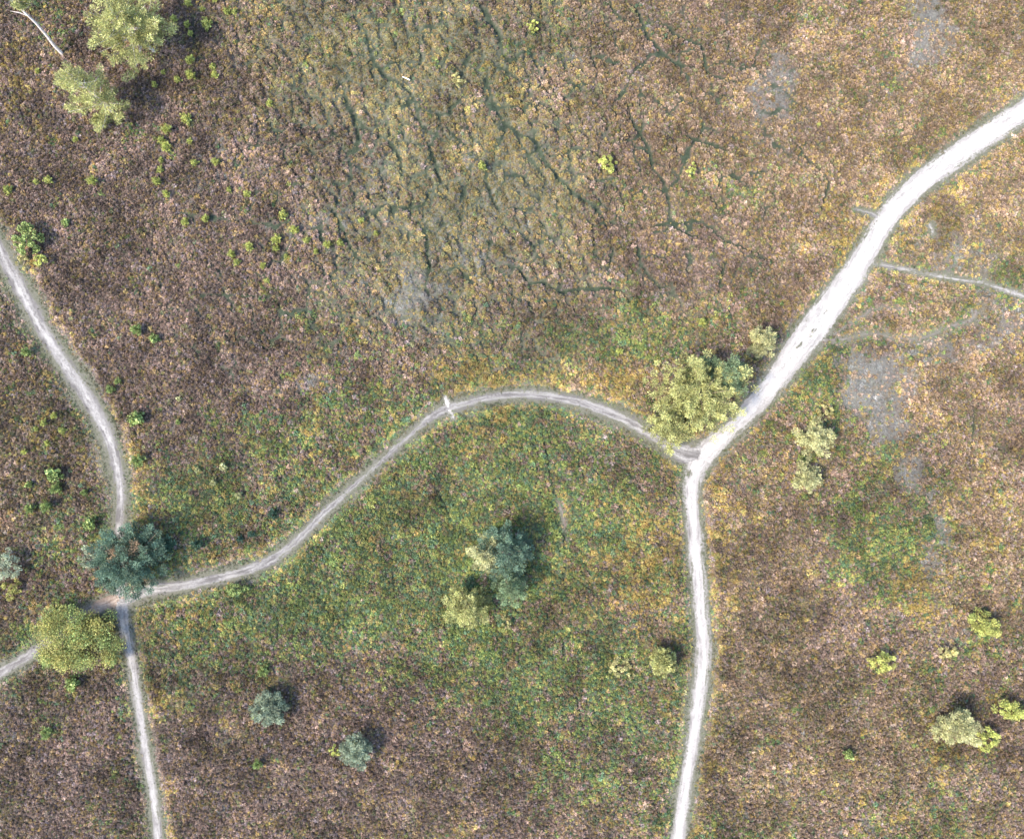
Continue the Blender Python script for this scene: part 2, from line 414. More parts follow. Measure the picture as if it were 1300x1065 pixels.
def leaf_mat(name, color, var=.35, transl=.3, instanced=False, hue=.02, rough=.6):
    """leaf surface: base colour with island-to-island variation, some light passing through"""
    m, t = mat_new(name)
    out = nd(t, 'ShaderNodeOutputMaterial')
    geo = nd(t, 'ShaderNodeNewGeometry')
    if instanced:
        a = attr(t, 'tint', 'INSTANCER').outputs['Color']
    else:
        rgb = nd(t, 'ShaderNodeRGB'); rgb.outputs[0].default_value = (*color, 1); a = rgb.outputs[0]
    hsv = nd(t, 'ShaderNodeHueSaturation')
    rnd = geo.outputs['Random Per Island']
    val = mapr(t, rnd, 0, 1, 1 - var, 1 + var)
    if not instanced:
        sh = attr(t, 'shoot').outputs['Fac']
        val = math_n(t, 'MULTIPLY', val, mapr(t, sh, 0, 1, .62, 1.35))
    t.links.new(val, hsv.inputs['Value'])
    r2 = math_n(t, 'FRACT', math_n(t, 'MULTIPLY', rnd, 17.31))
    t.links.new(mapr(t, r2, 0, 1, .5 - hue, .5 + hue), hsv.inputs['Hue'])
    t.links.new(a, hsv.inputs['Color'])
    p = nd(t, 'ShaderNodeBsdfPrincipled'); p.inputs['Roughness'].default_value = rough
    p.inputs['Specular IOR Level'].default_value = .25
    t.links.new(hsv.outputs[0], p.inputs['Base Color'])
    tr = nd(t, 'ShaderNodeBsdfTranslucent'); t.links.new(hsv.outputs[0], tr.inputs['Color'])
    mx = nd(t, 'ShaderNodeMixShader'); mx.inputs[0].default_value = transl
    t.links.new(p.outputs[0], mx.inputs[1]); t.links.new(tr.outputs[0], mx.inputs[2])
    t.links.new(mx.outputs[0], out.inputs['Surface'])
    return m

def bark_mat(name, c1, c2):
    m, t = mat_new(name)
    out = nd(t, 'ShaderNodeOutputMaterial'); p = nd(t, 'ShaderNodeBsdfPrincipled')
    tc = nd(t, 'ShaderNodeTexCoord'); n = noise_n(t, tc.outputs['Object'], 9, 5, .7)
    c = mixc(t, mapr(t, n.outputs[0], .38, .62), c1, c2)
    t.links.new(c, p.inputs['Base Color']); p.inputs['Roughness'].default_value = .85
    b = nd(t, 'ShaderNodeBump'); b.inputs['Strength'].default_value = .5; b.inputs['Distance'].default_value = .03
    t.links.new(n.outputs[0], b.inputs['Height']); t.links.new(b.outputs[0], p.inputs['Normal'])
    t.links.new(p.outputs[0], out.inputs['Surface'])
    return m

# ------------------------------------------------------------------ ground
GS = 0.25
gxs = np.concatenate([[-3000, -900, -300, -140, -90, -72], np.arange(X0, X1 + .01, GS), [72, 90, 140, 300, 900, 3000]])
gys = np.concatenate([[-3000, -900, -300, -140, -90, -66], np.arange(Y0, Y1 + .01, GS), [60, 90, 140, 300, 900, 3000]])
GX, GY = np.meshgrid(gxs, gys, indexing='ij')
GZ = height(GX, GY)
nI, nJ = GX.shape
idx = np.arange(nI * nJ).reshape(nI, nJ)
quads = np.stack([idx[:-1, :-1], idx[1:, :-1], idx[1:, 1:], idx[:-1, 1:]], -1).reshape(-1, 4)
gme = mesh_np('ground', np.stack([GX, GY, GZ], -1).reshape(-1, 3), quads, True)
LIT = np.array([(.100, .072, .062), (.130, .088, .068), (.075, .080, .045), (.150, .110, .055), (.120, .115, .085), (.120, .117, .105)])
Wg = zones(GX, GY)
gc = np.einsum('kij,kc->ijc', Wg ** 1.6 / (Wg ** 1.6).sum(0), LIT)
ck = crack(GX, GY, Wg)[..., None]
tk = crack(GX, GY)[..., None]
gc = gc * (1 - ck) + np.array((.066, .076, .052)) * ck  # gap floors darkened, shade between the cushions put into the colour
gc = gc * (1 - tk) + np.array((.036, .047, .030)) * tk  # trail floors: dark plants, plus the shade of the deep gap painted in
at_ = gme.attributes.new('litter_and_shade', 'FLOAT_COLOR', 'POINT')
at_.data.foreach_set('color', np.concatenate([gc, np.ones(gc.shape[:2] + (1,))], -1).astype(np.float32).ravel())
m, t = mat_new('heath_soil')
out = nd(t, 'ShaderNodeOutputMaterial'); p = nd(t, 'ShaderNodeBsdfPrincipled'); p.inputs['Roughness'].default_value = .95
p.inputs['Specular IOR Level'].default_value = .1
tc = nd(t, 'ShaderNodeTexCoord')
n1 = noise_n(t, tc.outputs['Object'], 2.2, 6, .75); n2 = noise_n(t, tc.outputs['Object'], 14, 3, .7)
lit = attr(t, 'litter_and_shade').outputs['Color']
v = math_n(t, 'ADD', math_n(t, 'MULTIPLY', n1.outputs[0], .9), math_n(t, 'MULTIPLY', n2.outputs[0], .9))
hs = nd(t, 'ShaderNodeHueSaturation'); t.links.new(mapr(t, v, .55, 1.3, .55, 1.5), hs.inputs['Value']); t.links.new(lit, hs.inputs['Color'])
t.links.new(hs.outputs[0], p.inputs['Base Color'])
b = nd(t, 'ShaderNodeBump'); b.inputs['Strength'].default_value = .8; b.inputs['Distance'].default_value = .06
t.links.new(v, b.inputs['Height']); t.links.new(b.outputs[0], p.inputs['Normal']); t.links.new(p.outputs[0], out.inputs['Surface'])
ground = obj('ground', gme, m)
tag(ground, 'dark peaty heath ground between the plants', kind='structure')

def gz(x, y):
    return float(height(np.array([x]), np.array([y]))[0])

# ------------------------------------------------------------------ paths as sheets following the ground
m, t = mat_new('trodden_sand')
out = nd(t, 'ShaderNodeOutputMaterial'); p = nd(t, 'ShaderNodeBsdfPrincipled'); p.inputs['Roughness'].default_value = .95
p.inputs['Specular IOR Level'].default_value = .1
edge = attr(t, 'edge').outputs['Fac']; acr = attr(t, 'across').outputs['Fac']; alo = attr(t, 'along').outputs['Fac']
wht = attr(t, 'white').outputs['Fac']; wrm = attr(t, 'warm').outputs['Fac']
cv = nd(t, 'ShaderNodeCombineXYZ')
t.links.new(math_n(t, 'MULTIPLY', alo, .35), cv.inputs[0]); t.links.new(math_n(t, 'MULTIPLY', acr, 3.0), cv.inputs[1])
streak = noise_n(t, cv.outputs[0], 1.0, 5, .6)
tc = nd(t, 'ShaderNodeTexCoord')
fine = noise_n(t, tc.outputs['Object'], 4.5, 6, .75); big = noise_n(t, tc.outputs['Object'], .7, 3, .6); grit = noise_n(t, tc.outputs['Object'], 22, 2, .6)
f = math_n(t, 'ADD', math_n(t, 'MULTIPLY', math_n(t, 'SUBTRACT', streak.outputs[0], .5), 1.9), math_n(t, 'MULTIPLY', math_n(t, 'SUBTRACT', fine.outputs[0], .5), 1.3))
ee = math_n(t, 'ADD', edge, f)                       # ragged edge, in metres from the bare sand's rim
sand = mapr(t, ee, .14, -.24)
white = mixc(t, wrm, (.375, .352, .330), (.39, .32, .265))
dull = mixc(t, wrm, (.112, .102, .096), (.140, .095, .070))
rel = math_n(t, 'ADD', attr(t, 'rel').outputs['Fac'], math_n(t, 'MULTIPLY', math_n(t, 'SUBTRACT', big.outputs[0], .5), .9))
arel = math_n(t, 'ABSOLUTE', rel)
pair = math_n(t, 'ABSOLUTE', math_n(t, 'SUBTRACT', arel, .55))
line = math_n(t, 'ADD', math_n(t, 'MULTIPLY', pair, attr(t, 'ruts').outputs['Fac']), math_n(t, 'MULTIPLY', math_n(t, 'MULTIPLY', arel, .6), math_n(t, 'SUBTRACT', 1.0, attr(t, 'ruts').outputs['Fac'])))
rut = math_n(t, 'MULTIPLY', mapr(t, line, .05, .5, 1.6, -1.6), mapr(t, fine.outputs[0], .3, .7, .2, 1.8))
wfac = math_n(t, 'ADD', wht, math_n(t, 'MULTIPLY', math_n(t, 'SUBTRACT', streak.outputs[0], .5), 2.2))
wfac = math_n(t, 'ADD', wfac, math_n(t, 'MULTIPLY', math_n(t, 'SUBTRACT', fine.outputs[0], .5), .9))
wfac = math_n(t, 'ADD', wfac, math_n(t, 'MULTIPLY', rut, .10), True)
wfac = math_n(t, 'ADD', wfac, math_n(t, 'MULTIPLY', math_n(t, 'SUBTRACT', big.outputs[0], .5), .7), True)
sandc = mixc(t, wfac, dull, white)
turf = mixc(t, mapr(t, fine.outputs[0], .35, .65), (.088, .088, .060), (.132, .125, .098))
cc = mixc(t, sand, turf, sandc)
hs = nd(t, 'ShaderNodeHueSaturation'); t.links.new(mapr(t, grit.outputs[0], .3, .7, .82, 1.12), hs.inputs['Value']); t.links.new(cc, hs.inputs['Color'])
t.links.new(hs.outputs[0], p.inputs['Base Color'])
b = nd(t, 'ShaderNodeBump'); b.inputs['Strength'].default_value = .5; b.inputs['Distance'].default_value = .05
t.links.new(math_n(t, 'ADD', streak.outputs[0], grit.outputs[0]), b.inputs['Height']); t.links.new(b.outputs[0], p.inputs['Normal'])
t.links.new(p.outputs[0], out.inputs['Surface'])
MAT_SAND = m

PS = 0.125
pxs = np.arange(X0 + .5, X1 - .5, PS); pys = np.arange(Y0 + .5, Y1 - .5, PS)
PXX, PYY = np.meshgrid(pxs, pys, indexing='ij')
Pe = samp(EDGE, PXX, PYY); Pv = near(VRG, PXX, PYY); Pp = near(PID, PXX, PYY)
keepv = Pe < Pv + .12
ccx = (PXX[:-1, :-1] + PS / 2); ccy = (PYY[:-1, :-1] + PS / 2)
keepc = keepv[:-1, :-1] & keepv[1:, :-1] & keepv[1:, 1:] & keepv[:-1, 1:]
cpid = near(PID, ccx, ccy)
pidx = np.arange(PXX.size).reshape(PXX.shape)
for k, pth in enumerate(PATHS):
    sel = keepc & (cpid == k)
    if not sel.any(): continue
    q = np.stack([pidx[:-1, :-1][sel], pidx[1:, :-1][sel], pidx[1:, 1:][sel], pidx[:-1, 1:][sel]], -1)
    u, inv = np.unique(q, return_inverse=True)
    vx = PXX.ravel()[u]; vy = PYY.ravel()[u]; e = Pe.ravel()[u]
    z = height(vx, vy) + .02
    me = mesh_np(pth['name'], np.stack([vx, vy, z], -1), inv.reshape(-1, 4), True)
    for nm, val in (('edge', e), ('across', near(ACR, vx, vy)), ('along', near(ALO, vx, vy)), ('rel', near(ACR, vx, vy) / np.maximum(near(HWF, vx, vy), .05)), ('ruts', np.full(len(u), 0.8 if k in (2, 5) else 0.35 if k == 4 else 0.0)), ('white', np.full(len(u), pth['white'])), ('warm', np.full(len(u), pth['warm']))):
        a = me.attributes.new(nm, 'FLOAT', 'POINT'); a.data.foreach_set('value', val.astype(np.float32))
    tag(obj(pth['name'], me, MAT_SAND), pth['label'], kind='structure')

# ------------------------------------------------------------------ low plants, scattered by geometry nodes
def blades(n, spread, hgt, wid, leafy, seed):
    """a cushion of n small leaves or sprigs: unit radius, returns verts, quads"""
    r = np.random.default_rng(seed); V = []; F = []
    for i in range(n):
        a = r.random() * 6.283; rad = math.sqrt(r.random()) * spread
        top = hgt * math.sqrt(max(0.05, 1 - (rad / spread) ** 2 * .85)) * r.uniform(.72, 1.1)
        c = Vector((math.cos(a) * rad, math.sin(a) * rad, top))
        d = Vector((math.cos(a) * rad * 1.1 + r.normal() * .25, math.sin(a) * rad * 1.1 + r.normal() * .25, r.uniform(.15, .7))).normalized()
        if leafy:
            d = Vector((r.normal(), r.normal(), r.normal() * .35)).normalized()
        s = d.cross(Vector((r.normal() * .6, r.normal() * .6, 1.0))).normalized()
        L = (.42 if leafy else .42) * r.uniform(.7, 1.3); w = wid * r.uniform(.7, 1.3)
        b = len(V)
        if leafy:
            V += [c - d * L * .5, c + s * w, c + d * L * .5, c - s * w]
        else:
            V += [c - d * L - s * w * .5, c - d * L + s * w * .5, c + s * w, c - s * w]
        F.append((b, b + 1, b + 2, b + 3))
    return V, F

def tuft_set(prefix, params, mat):
    out = []
    for i, q in enumerate(params):
        V, F = blades(*q)
        me = mesh_from(prefix, V, F); me.materials.append(mat)
        out.append(bpy.data.objects.new(prefix + '_sprig', me))
    return out

def scatter(name, pts, rot, scl, var, tint, protos, label):
    me = bpy.data.meshes.new(name)
    me.vertices.add(len(pts)); me.vertices.foreach_set('co', pts.astype(np.float32).ravel())
    for nm, typ, key, val in (('rot', 'FLOAT_VECTOR', 'vector', rot), ('scl', 'FLOAT_VECTOR', 'vector', scl), ('variant', 'INT', 'value', var)):
        a = me.attributes.new(nm, typ, 'POINT'); a.data.foreach_set(key, np.ascontiguousarray(val, np.int32 if typ == 'INT' else np.float32).ravel())
    a = me.attributes.new('tint', 'FLOAT_COLOR', 'POINT')
    a.data.foreach_set('color', np.concatenate([tint, np.ones((len(pts), 1))], 1).astype(np.float32).ravel())
    o = obj(name, me)
    for pr in protos[:1]:
        me.materials.append(pr.data.materials[0])
    g = bpy.data.node_groups.new(name + '_nodes', 'GeometryNodeTree')
    g.interface.new_socket('Geometry', in_out='INPUT', socket_type='NodeSocketGeometry')
    g.interface.new_socket('Geometry', in_out='OUTPUT', socket_type='NodeSocketGeometry')
    gi = g.nodes.new('NodeGroupInput'); go = g.nodes.new('NodeGroupOutput')
    iop = g.nodes.new('GeometryNodeInstanceOnPoints'); gti = g.nodes.new('GeometryNodeGeometryToInstance')
    for pr in protos:
        oi = g.nodes.new('GeometryNodeObjectInfo'); oi.inputs['Object'].default_value = pr
        g.links.new(oi.outputs['Geometry'], gti.inputs[0])
    def named(nm, typ):
        n = g.nodes.new('GeometryNodeInputNamedAttribute'); n.data_type = typ; n.inputs['Name'].default_value = nm
        return n.outputs['Attribute']
    e2r = g.nodes.new('FunctionNodeEulerToRotation')
    g.links.new(gi.outputs[0], iop.inputs['Points']); g.links.new(gti.outputs[0], iop.inputs['Instance'])
    iop.inputs['Pick Instance'].default_value = True
    g.links.new(named('variant', 'INT'), iop.inputs['Instance Index'])
    g.links.new(named('rot', 'FLOAT_VECTOR'), e2r.inputs[0]); g.links.new(e2r.outputs[0], iop.inputs['Rotation'])
    g.links.new(named('scl', 'FLOAT_VECTOR'), iop.inputs['Scale'])
    g.links.new(iop.outputs[0], go.inputs[0])
    md = o.modifiers.new('scatter', 'NODES'); md.node_group = g
    tag(o, label, kind='stuff')
    return o

MAT_H = leaf_mat('heather_sprigs', None, .52, .15, True, .02)
MAT_G = leaf_mat('green_leaves', None, .58, .22, True, .03)
MAT_B = leaf_mat('bracken_leaves', None, .4, .25, True, .015)
MAT_T = leaf_mat('grass_blades', None, .35, .2, True, .01)
SET_H = tuft_set('heather', [(46, 1, .9, .13, False, s) for s in (1, 2, 3, 4)], MAT_H)
SET_G = tuft_set('undergrowth', [(44, 1, .85, .17, True, s) for s in (11, 12, 13, 14)], MAT_G)
SET_B = tuft_set('bracken', [(40, 1, .85, .16, True, s) for s in (21, 22, 23)], MAT_B)
SET_T = tuft_set('grass', [(40, 1, .8, .07, False, s) for s in (31, 32, 33)], MAT_T)

PAL = {
 0: [(.255,.185,.140),(.230,.172,.143),(.200,.152,.115),(.305,.225,.178),(.170,.135,.105),(.280,.205,.110),(.250,.200,.185),(.180,.175,.092)],
 1: [(.290,.208,.142),(.250,.188,.132),(.225,.170,.108),(.310,.232,.172),(.185,.145,.100),(.285,.218,.098),(.220,.180,.140),(.180,.174,.088),(.140,.140,.078),(.230,.185,.170)],
 2: [(.115,.162,.060),(.170,.200,.070),(.255,.262,.092),(.078,.122,.060),(.140,.180,.064),(.090,.142,.082),(.245,.208,.082),(.100,.132,.070),(.190,.150,.090)],
 3: [(.345,.258,.090),(.305,.240,.090),(.365,.290,.125),(.310,.215,.085),(.235,.215,.080),(.270,.205,.090)],
 4: [(.275,.230,.105),(.240,.215,.110),(.325,.245,.125),(.215,.210,.110),(.330,.260,.105),(.280,.205,.130)],
 5: [(.215,.215,.195),(.195,.198,.185),(.235,.222,.208),(.165,.168,.142),(.225,.185,.135),(.135,.118,.108),(.185,.150,.130)],
}
SP = 0.18
ax = np.arange(X0 + 1, X1 - 1, SP); ay = np.arange(Y0 + 1, Y1 - 1, SP)
TX, TY = np.meshgrid(ax, ay, indexing='ij')
TX = (TX + (rng.random(TX.shape) - .5) * SP * 1.25).ravel(); TY = (TY + (rng.random(TY.shape) - .5) * SP * 1.25).ravel()
te = samp(EDGE, TX, TY); tv = near(VRG, TX, TY)
TW = zones(TX, TY)
tcrk = crack(TX, TY, TW); ttrl = crack(TX, TY)
# sharpen the zone odds a little, then draw one plant type for each spot
od = TW ** np.array([1.6, 1.6, 2.2, 1.5, 1.6, 1.5])[:, None]; od = od / od.sum(0)
cum = np.cumsum(od, 0); u = np.where(rng.random(len(TX)) < .45, cellval(TX, TY, 1.0, 5), rng.random(len(TX)))
typ = (u[None, :] > cum).sum(0).clip(0, 5)
tp = near(PID, TX, TY)
ok = te > tv * .75 + (rng.random(len(TX)) - .5) * tv * .5
ok |= np.isin(tp, (7, 8)) & (rng.random(len(TX)) < .4) & (te < .6)
ok &= rng.random(len(TX)) > np.maximum(tcrk * .58, ttrl * .93)
typ = np.where((tcrk > .45) & (rng.random(len(TX)) < .85), 7, typ)
bare = sstep(.22, .52, TW[5])
ok &= rng.random(len(TX)) > bare * .22
ok &= rng.random(len(TX)) > .03 + .16 * sstep(.5, .75, vnoise(TX, TY, .55, 95))
# a few grass tufts on the worn verges
vsel = (te > -.15) & (te <= tv * .9) & (rng.random(len(TX)) < .14 + .95 * sstep(-.1, .8, te / tv))
typ = np.where(vsel & ~ok, 6, typ); ok |= vsel
TX, TY, typ, te, tv, tcrk, bare = TX[ok], TY[ok], typ[ok], te[ok], tv[ok], tcrk[ok], bare[ok]
TZ = height(TX, TY)
N = len(TX)
patch = fbm(TX, TY, 2.0, 70, 3)
tone = .40 + 1.2 * fbm(TX, TY, 3.4, 74, 4)
tint = np.zeros((N, 3))
PAL[7] = [(.070,.105,.055),(.095,.115,.075),(.060,.095,.055),(.130,.130,.090)]
PAL[6] = [(.155,.165,.095),(.185,.178,.120),(.125,.145,.080),(.200,.170,.095)]
for k, pal in PAL.items():
    s = typ == k; n = s.sum(); P = np.array(pal)
    # neighbours tend to share a shade
    pick = np.clip(((vnoise(TX[s], TY[s], .9, 77 + k) * .55 + rng.random(n) * .65 - .1) * len(P)).astype(int), 0, len(P) - 1)
    tint[s] = P[pick]
tone = tone * (.80 + .40 * cellval(TX, TY, .85, 6)) * (.88 + .24 * cellval(TX, TY, 2.6, 8))
grey = tint.mean(1, keepdims=True); tint = np.clip(grey + (tint - grey) * 1.15, .01, .9)
tint *= (1.08 * tone * rng.uniform(.72, 1.24, N))[:, None]
rad = rng.uniform(.095, .205, N) * np.where(rng.random(N) < .10, 1.7, 1) * (.78 + .5 * patch)
hgt = rng.uniform(.15, .38, N) * (.7 + .7 * patch)
low = np.minimum(1, .35 + .8 * sstep(0, .9, te - tv)) * (1 - .5 * tcrk) * (1 - .4 * bare)
low = np.where(typ == 6, .42 + .35 * sstep(.2, .9, te / tv), low); low = np.where(typ == 7, .30, low); hgt *= low
hgt = np.where(typ == 4, hgt * .85, hgt); hgt = np.where(typ == 5, hgt * .6, hgt)
rad = np.where((typ == 6) | (typ == 7), rad * .85, rad) * (1 - .25 * tcrk)
rot = np.stack([rng.normal(0, .16, N), rng.normal(0, .16, N), rng.random(N) * 6.283], -1)
scl = np.stack([rad, rad, hgt], -1); pts = np.stack([TX, TY, TZ - .03], -1)
for name, kinds, protos, label in (
    ('heather', (0, 1), SET_H, 'mauve and pinkish brown heather covering most of the heath'),
    ('green_undergrowth', (2,), SET_G, 'yellow green low leafy scrub, densest in the lower middle'),
    ('dry_bracken', (3,), SET_B, 'golden dry bracken in patches, and as painted sunlit yellow along the track banks'),
    ('tussock_grass', (4, 5, 6, 7), SET_T, 'olive and grey tussock grass among the trails and on verges')):
    s = np.isin(typ, kinds)
    scatter(name, pts[s], rot[s], scl[s], rng.integers(0, len(protos), s.sum()), tint[s], protos, label)

# ------------------------------------------------------------------ trees
def tube(V, F, path, radii, seg=7):
    """append a tapered tube along a list of points"""
    base = len(V); path = [Vector(p) for p in path]
    for i, p in enumerate(path):
        d = (path[min(i + 1, len(path) - 1)] - path[max(i - 1, 0)]).normalized()
        a = d.orthogonal().normalized(); b = d.cross(a)
        for s in range(seg):
            th = 6.2832 * s / seg
            V.append(p + (a * math.cos(th) + b * math.sin(th)) * radii[i])
    for i in range(len(path) - 1):
        for s in range(seg):
            F.append((base + i * seg + s, base + i * seg + (s + 1) % seg, base + (i + 1) * seg + (s + 1) % seg, base + (i + 1) * seg + s))
    F.append(tuple(base + (len(path) - 1) * seg + s for s in range(seg)))
    F.append(tuple(base + s for s in reversed(range(seg))))

class Leaves:
    def __init__(self, r): self.c = []; self.tone = []; self.r = r
    def clump(self, c, rad, n, length, width, out, flat=.8, up=.25, needles=True):
        r = self.r
        k = r.normal(size=(n, 3)); k /= np.linalg.norm(k, axis=1)[:, None]
        k[:, 2] *= flat
        pos = np.array(c) + k * rad * (r.random((n, 1)) ** .45)
        if needles:
            d = k * 1.0 + np.array(out) * .5 + np.array([0, 0, up]) + r.normal(size=(n, 3)) * .25
        else:
            d = r.normal(size=(n, 3)); d[:, 2] *= .6
        d /= np.linalg.norm(d, axis=1)[:, None]
        s = np.cross(d, r.normal(size=(n, 3))); s /= np.linalg.norm(s, axis=1)[:, None] + 1e-9
        L = length * r.uniform(.6, 1.3, (n, 1)); w = width * r.uniform(.7, 1.3, (n, 1))
        a = pos - d * L * .5; b = pos + d * L * .5
        self.tone.append(np.full(n, r.random()))
        self.c.append(np.stack([a, pos + s * w, b, pos - s * w], 1))
    def mesh(self, name):
        A = np.concatenate(self.c, 0); n = len(A)
        me = mesh_np(name, A.reshape(-1, 3), np.arange(n * 4).reshape(n, 4))
        at = me.attributes.new('shoot', 'FLOAT', 'FACE'); at.data.foreach_set('value', np.concatenate(self.tone).astype(np.float32))
        return me

BARK = bark_mat('pine_bark', (.16, .11, .085), (.30, .22, .17))
PALEBARK = bark_mat('pale_bark', (.34, .27, .23), (.62, .55, .50))
LEAFMATS = {
 'sagepine': leaf_mat('sage_needles', (.250,.290,.195), .38, .2),
 'yellowpine': leaf_mat('yellow_green_needles', (.370,.365,.140), .40, .18),
 'palepine': leaf_mat('pale_needles', (.420,.405,.200), .35, .2),
 'bluepine': leaf_mat('blue_green_needles', (.185,.245,.130), .38, .25),
 'tealpine': leaf_mat('teal_needles', (.125,.190,.125), .40, .25),
 'gold': leaf_mat('golden_green_leaves', (.345,.325,.100), .38, .30),
 'lime': leaf_mat('lime_needles', (.450,.465,.135), .35, .35),
 'midgreen': leaf_mat('mid_green_leaves', (.240,.290,.095), .40, .18),
 'teal': leaf_mat('dark_teal_leaves', (.080,.140,.090), .40, .25),
 'silver': leaf_mat('silvery_leaves', (.330,.360,.235), .35, .2),
 'straw': leaf_mat('straw_blades', (.480,.430,.190), .30, .30),
 'russet': leaf_mat('russet_leaves', (.300,.215,.130), .40, .25),
}

def place(px, py, zc):
    """ground point of a plant whose crown middle, zc metres up, is seen at px, py"""
    k = (H - zc) / H
    return gx(px) * k, gy(py) * k

def empty(name, x, y, z):
    e = bpy.data.objects.new(name, None); e.location = (x, y, z); e.empty_display_size = .5
    col.objects.link(e); return e

def conifer(px, py, rp, h, mat, label, seed, group=None, name='pine_tree', lean=(0, 0), limbs=26, dens=1.0, ragged=.35, bark=None, squash=1.0, rotz=0., low=.12, at_base=None, cat='tree', mat2=None):
    """a pine: leaning trunk, whorled limbs, needle clumps along them"""
    r = np.random.default_rng(seed); rad = rp * S
    if at_base: bx, by = gx(at_base[0]), gy(at_base[1])
    else: bx, by = place(px - lean[0] * .5, py - lean[1] * .5, h * .5)
    root = empty(name, bx, by, gz(bx, by) - .04)
    V, F = [], []; lv = Leaves(r); lv2 = Leaves(r)
    lx, ly = lean[0] * S, -lean[1] * S
    def axis(z):
        q = z / h
        return Vector((lx * q + .12 * math.sin(q * 5 + seed), ly * q + .12 * math.cos(q * 4 + seed), z))
    tr = max(.05, h * .021)
    zs = np.linspace(0, h * .97, 9)
    tube(V, F, [axis(z) for z in zs], [tr * (1.25 - 1.1 * i / 8) for i in range(9)])
    for i in range(limbs):
        q = low + (1 - low) * ((i + r.random() * .6) / limbs)
        a = i * 2.399 + r.normal() * .35
        prof = (1 - ((q - .28) / .82) ** 2) if q > .28 else .75 + .25 * q / .28
        L = rad * max(.16, prof) * r.uniform(1 - ragged, 1.08)
        o = axis(q * h * .93)
        dx, dy = math.cos(a), math.sin(a) * squash
        if rotz: dx, dy = dx * math.cos(rotz) - dy * math.sin(rotz), dx * math.sin(rotz) + dy * math.cos(rotz)
        rise = L * r.uniform(.12, .55)
        pth = [o + Vector((dx * L * f, dy * L * f, rise * f ** 1.6 + .04 * math.sin(6 * f + i))) for f in (0, .35, .7, 1)]
        lr = tr * .42 * (1.1 - q * .6)
        tube(V, F, pth, [lr, lr * .8, lr * .55, lr * .25], 5)
        nc = max(2, int(L / .36))
        for c in range(nc):
            f = .34 + .70 * (c + r.random() * .4) / nc
            pt = o + Vector((dx * L * f, dy * L * f, rise * f ** 1.6))
            sd = Vector((-dy, dx, 0)) * r.normal() * L * .20 * (1.15 - .5 * f)
            two = mat2 and pt.z > h * .3 and vnoise(np.array([pt.x + 9]), np.array([pt.y]), 1.0, 52)[0] > .84
            (lv2 if two else lv).clump(pt + sd + Vector((0, 0, .06)), (.20 + .07 * min(rad, 3)) * r.uniform(.75, 1.3), int(80 * dens), .23, .031, (dx, dy, .2))
    tip = axis(h * .95)
    lv.clump(tip, .25, int(40 * dens), .28, .03, (0, 0, 1), flat=1.3)
    obj('trunk', mesh_from('trunk', V, F), bark or BARK, root)
    obj('crown', lv.mesh('crown'), LEAFMATS[mat], root)
    if lv2.c:
        obj('russet_foliage', lv2.mesh('foliage'), LEAFMATS[mat2], root)
    tag(root, label, cat, group)
    return root

def broadleaf(px, py, rp, h, mat, label, seed, group=None, name='broadleaf_tree', clumps=70, leaves=70, leaf=.13, squash=1.0, rotz=0., mat2=None, cat='tree', n2=.3, stem=True):
    """a round tree or bush: short forked trunk, leaf clumps over an uneven dome"""
    r = np.random.default_rng(seed); rad = rp * S
    bx, by = place(px, py, h * .55)
    root = empty(name, bx, by, gz(bx, by) - .04)
    V, F = [], []; lv = Leaves(r); lv2 = Leaves(r)
    tr = max(.03, h * .026)
    for j in range(3):
        a = j * 2.1 + seed; e = Vector((math.cos(a) * rad * .45, math.sin(a) * rad * .45, h * .72))
        tube(V, F, [Vector((0, 0, 0)), Vector((e.x * .15, e.y * .15, h * .25)), Vector((e.x * .55, e.y * .55, h * .5)), e], [tr * 1.2, tr, tr * .65, tr * .25], 6)
    lob = r.uniform(.66, 1.14, 9)
    for i in range(clumps):
        a = r.random() * 6.283; q = math.sqrt(r.random())
        lo = lob[int(a / 6.283 * 9) % 9]
        zz = h * (.38 + .56 * math.sqrt(max(0, 1 - q * q)) * r.uniform(.75, 1.05))
        if r.random() < .25: zz *= r.uniform(.45, .9)
        x, y = math.cos(a) * q * rad * lo, math.sin(a) * q * rad * lo * squash
        if rotz: x, y = x * math.cos(rotz) - y * math.sin(rotz), x * math.sin(rotz) + y * math.cos(rotz)
        cr = max(.10, rad * .20) * r.uniform(.7, 1.25)
        two = mat2 and r.random() < n2
        (lv2 if two else lv).clump((x, y, max(zz, .08)), cr, leaves, leaf, leaf * .36, (0, 0, 1), flat=.75, needles=False)
        if i % 6 == 0 and h > 1.2:
            tube(V, F, [Vector((x * .25, y * .25, h * .42)), Vector((x * .7, y * .7, zz * .85)), Vector((x, y, zz))], [tr * .4, tr * .25, tr * .1], 4)
    obj('trunk' if h > 1.6 else 'stem', mesh_from('stem', V, F), BARK, root)
    obj('crown', lv.mesh('crown'), LEAFMATS[mat], root)
    if mat2 and lv2.c:
        obj('russet_foliage' if mat2 == 'russet' else 'side_foliage', lv2.mesh('foliage'), LEAFMATS[mat2], root)
    tag(root, label, cat, group)
    return root

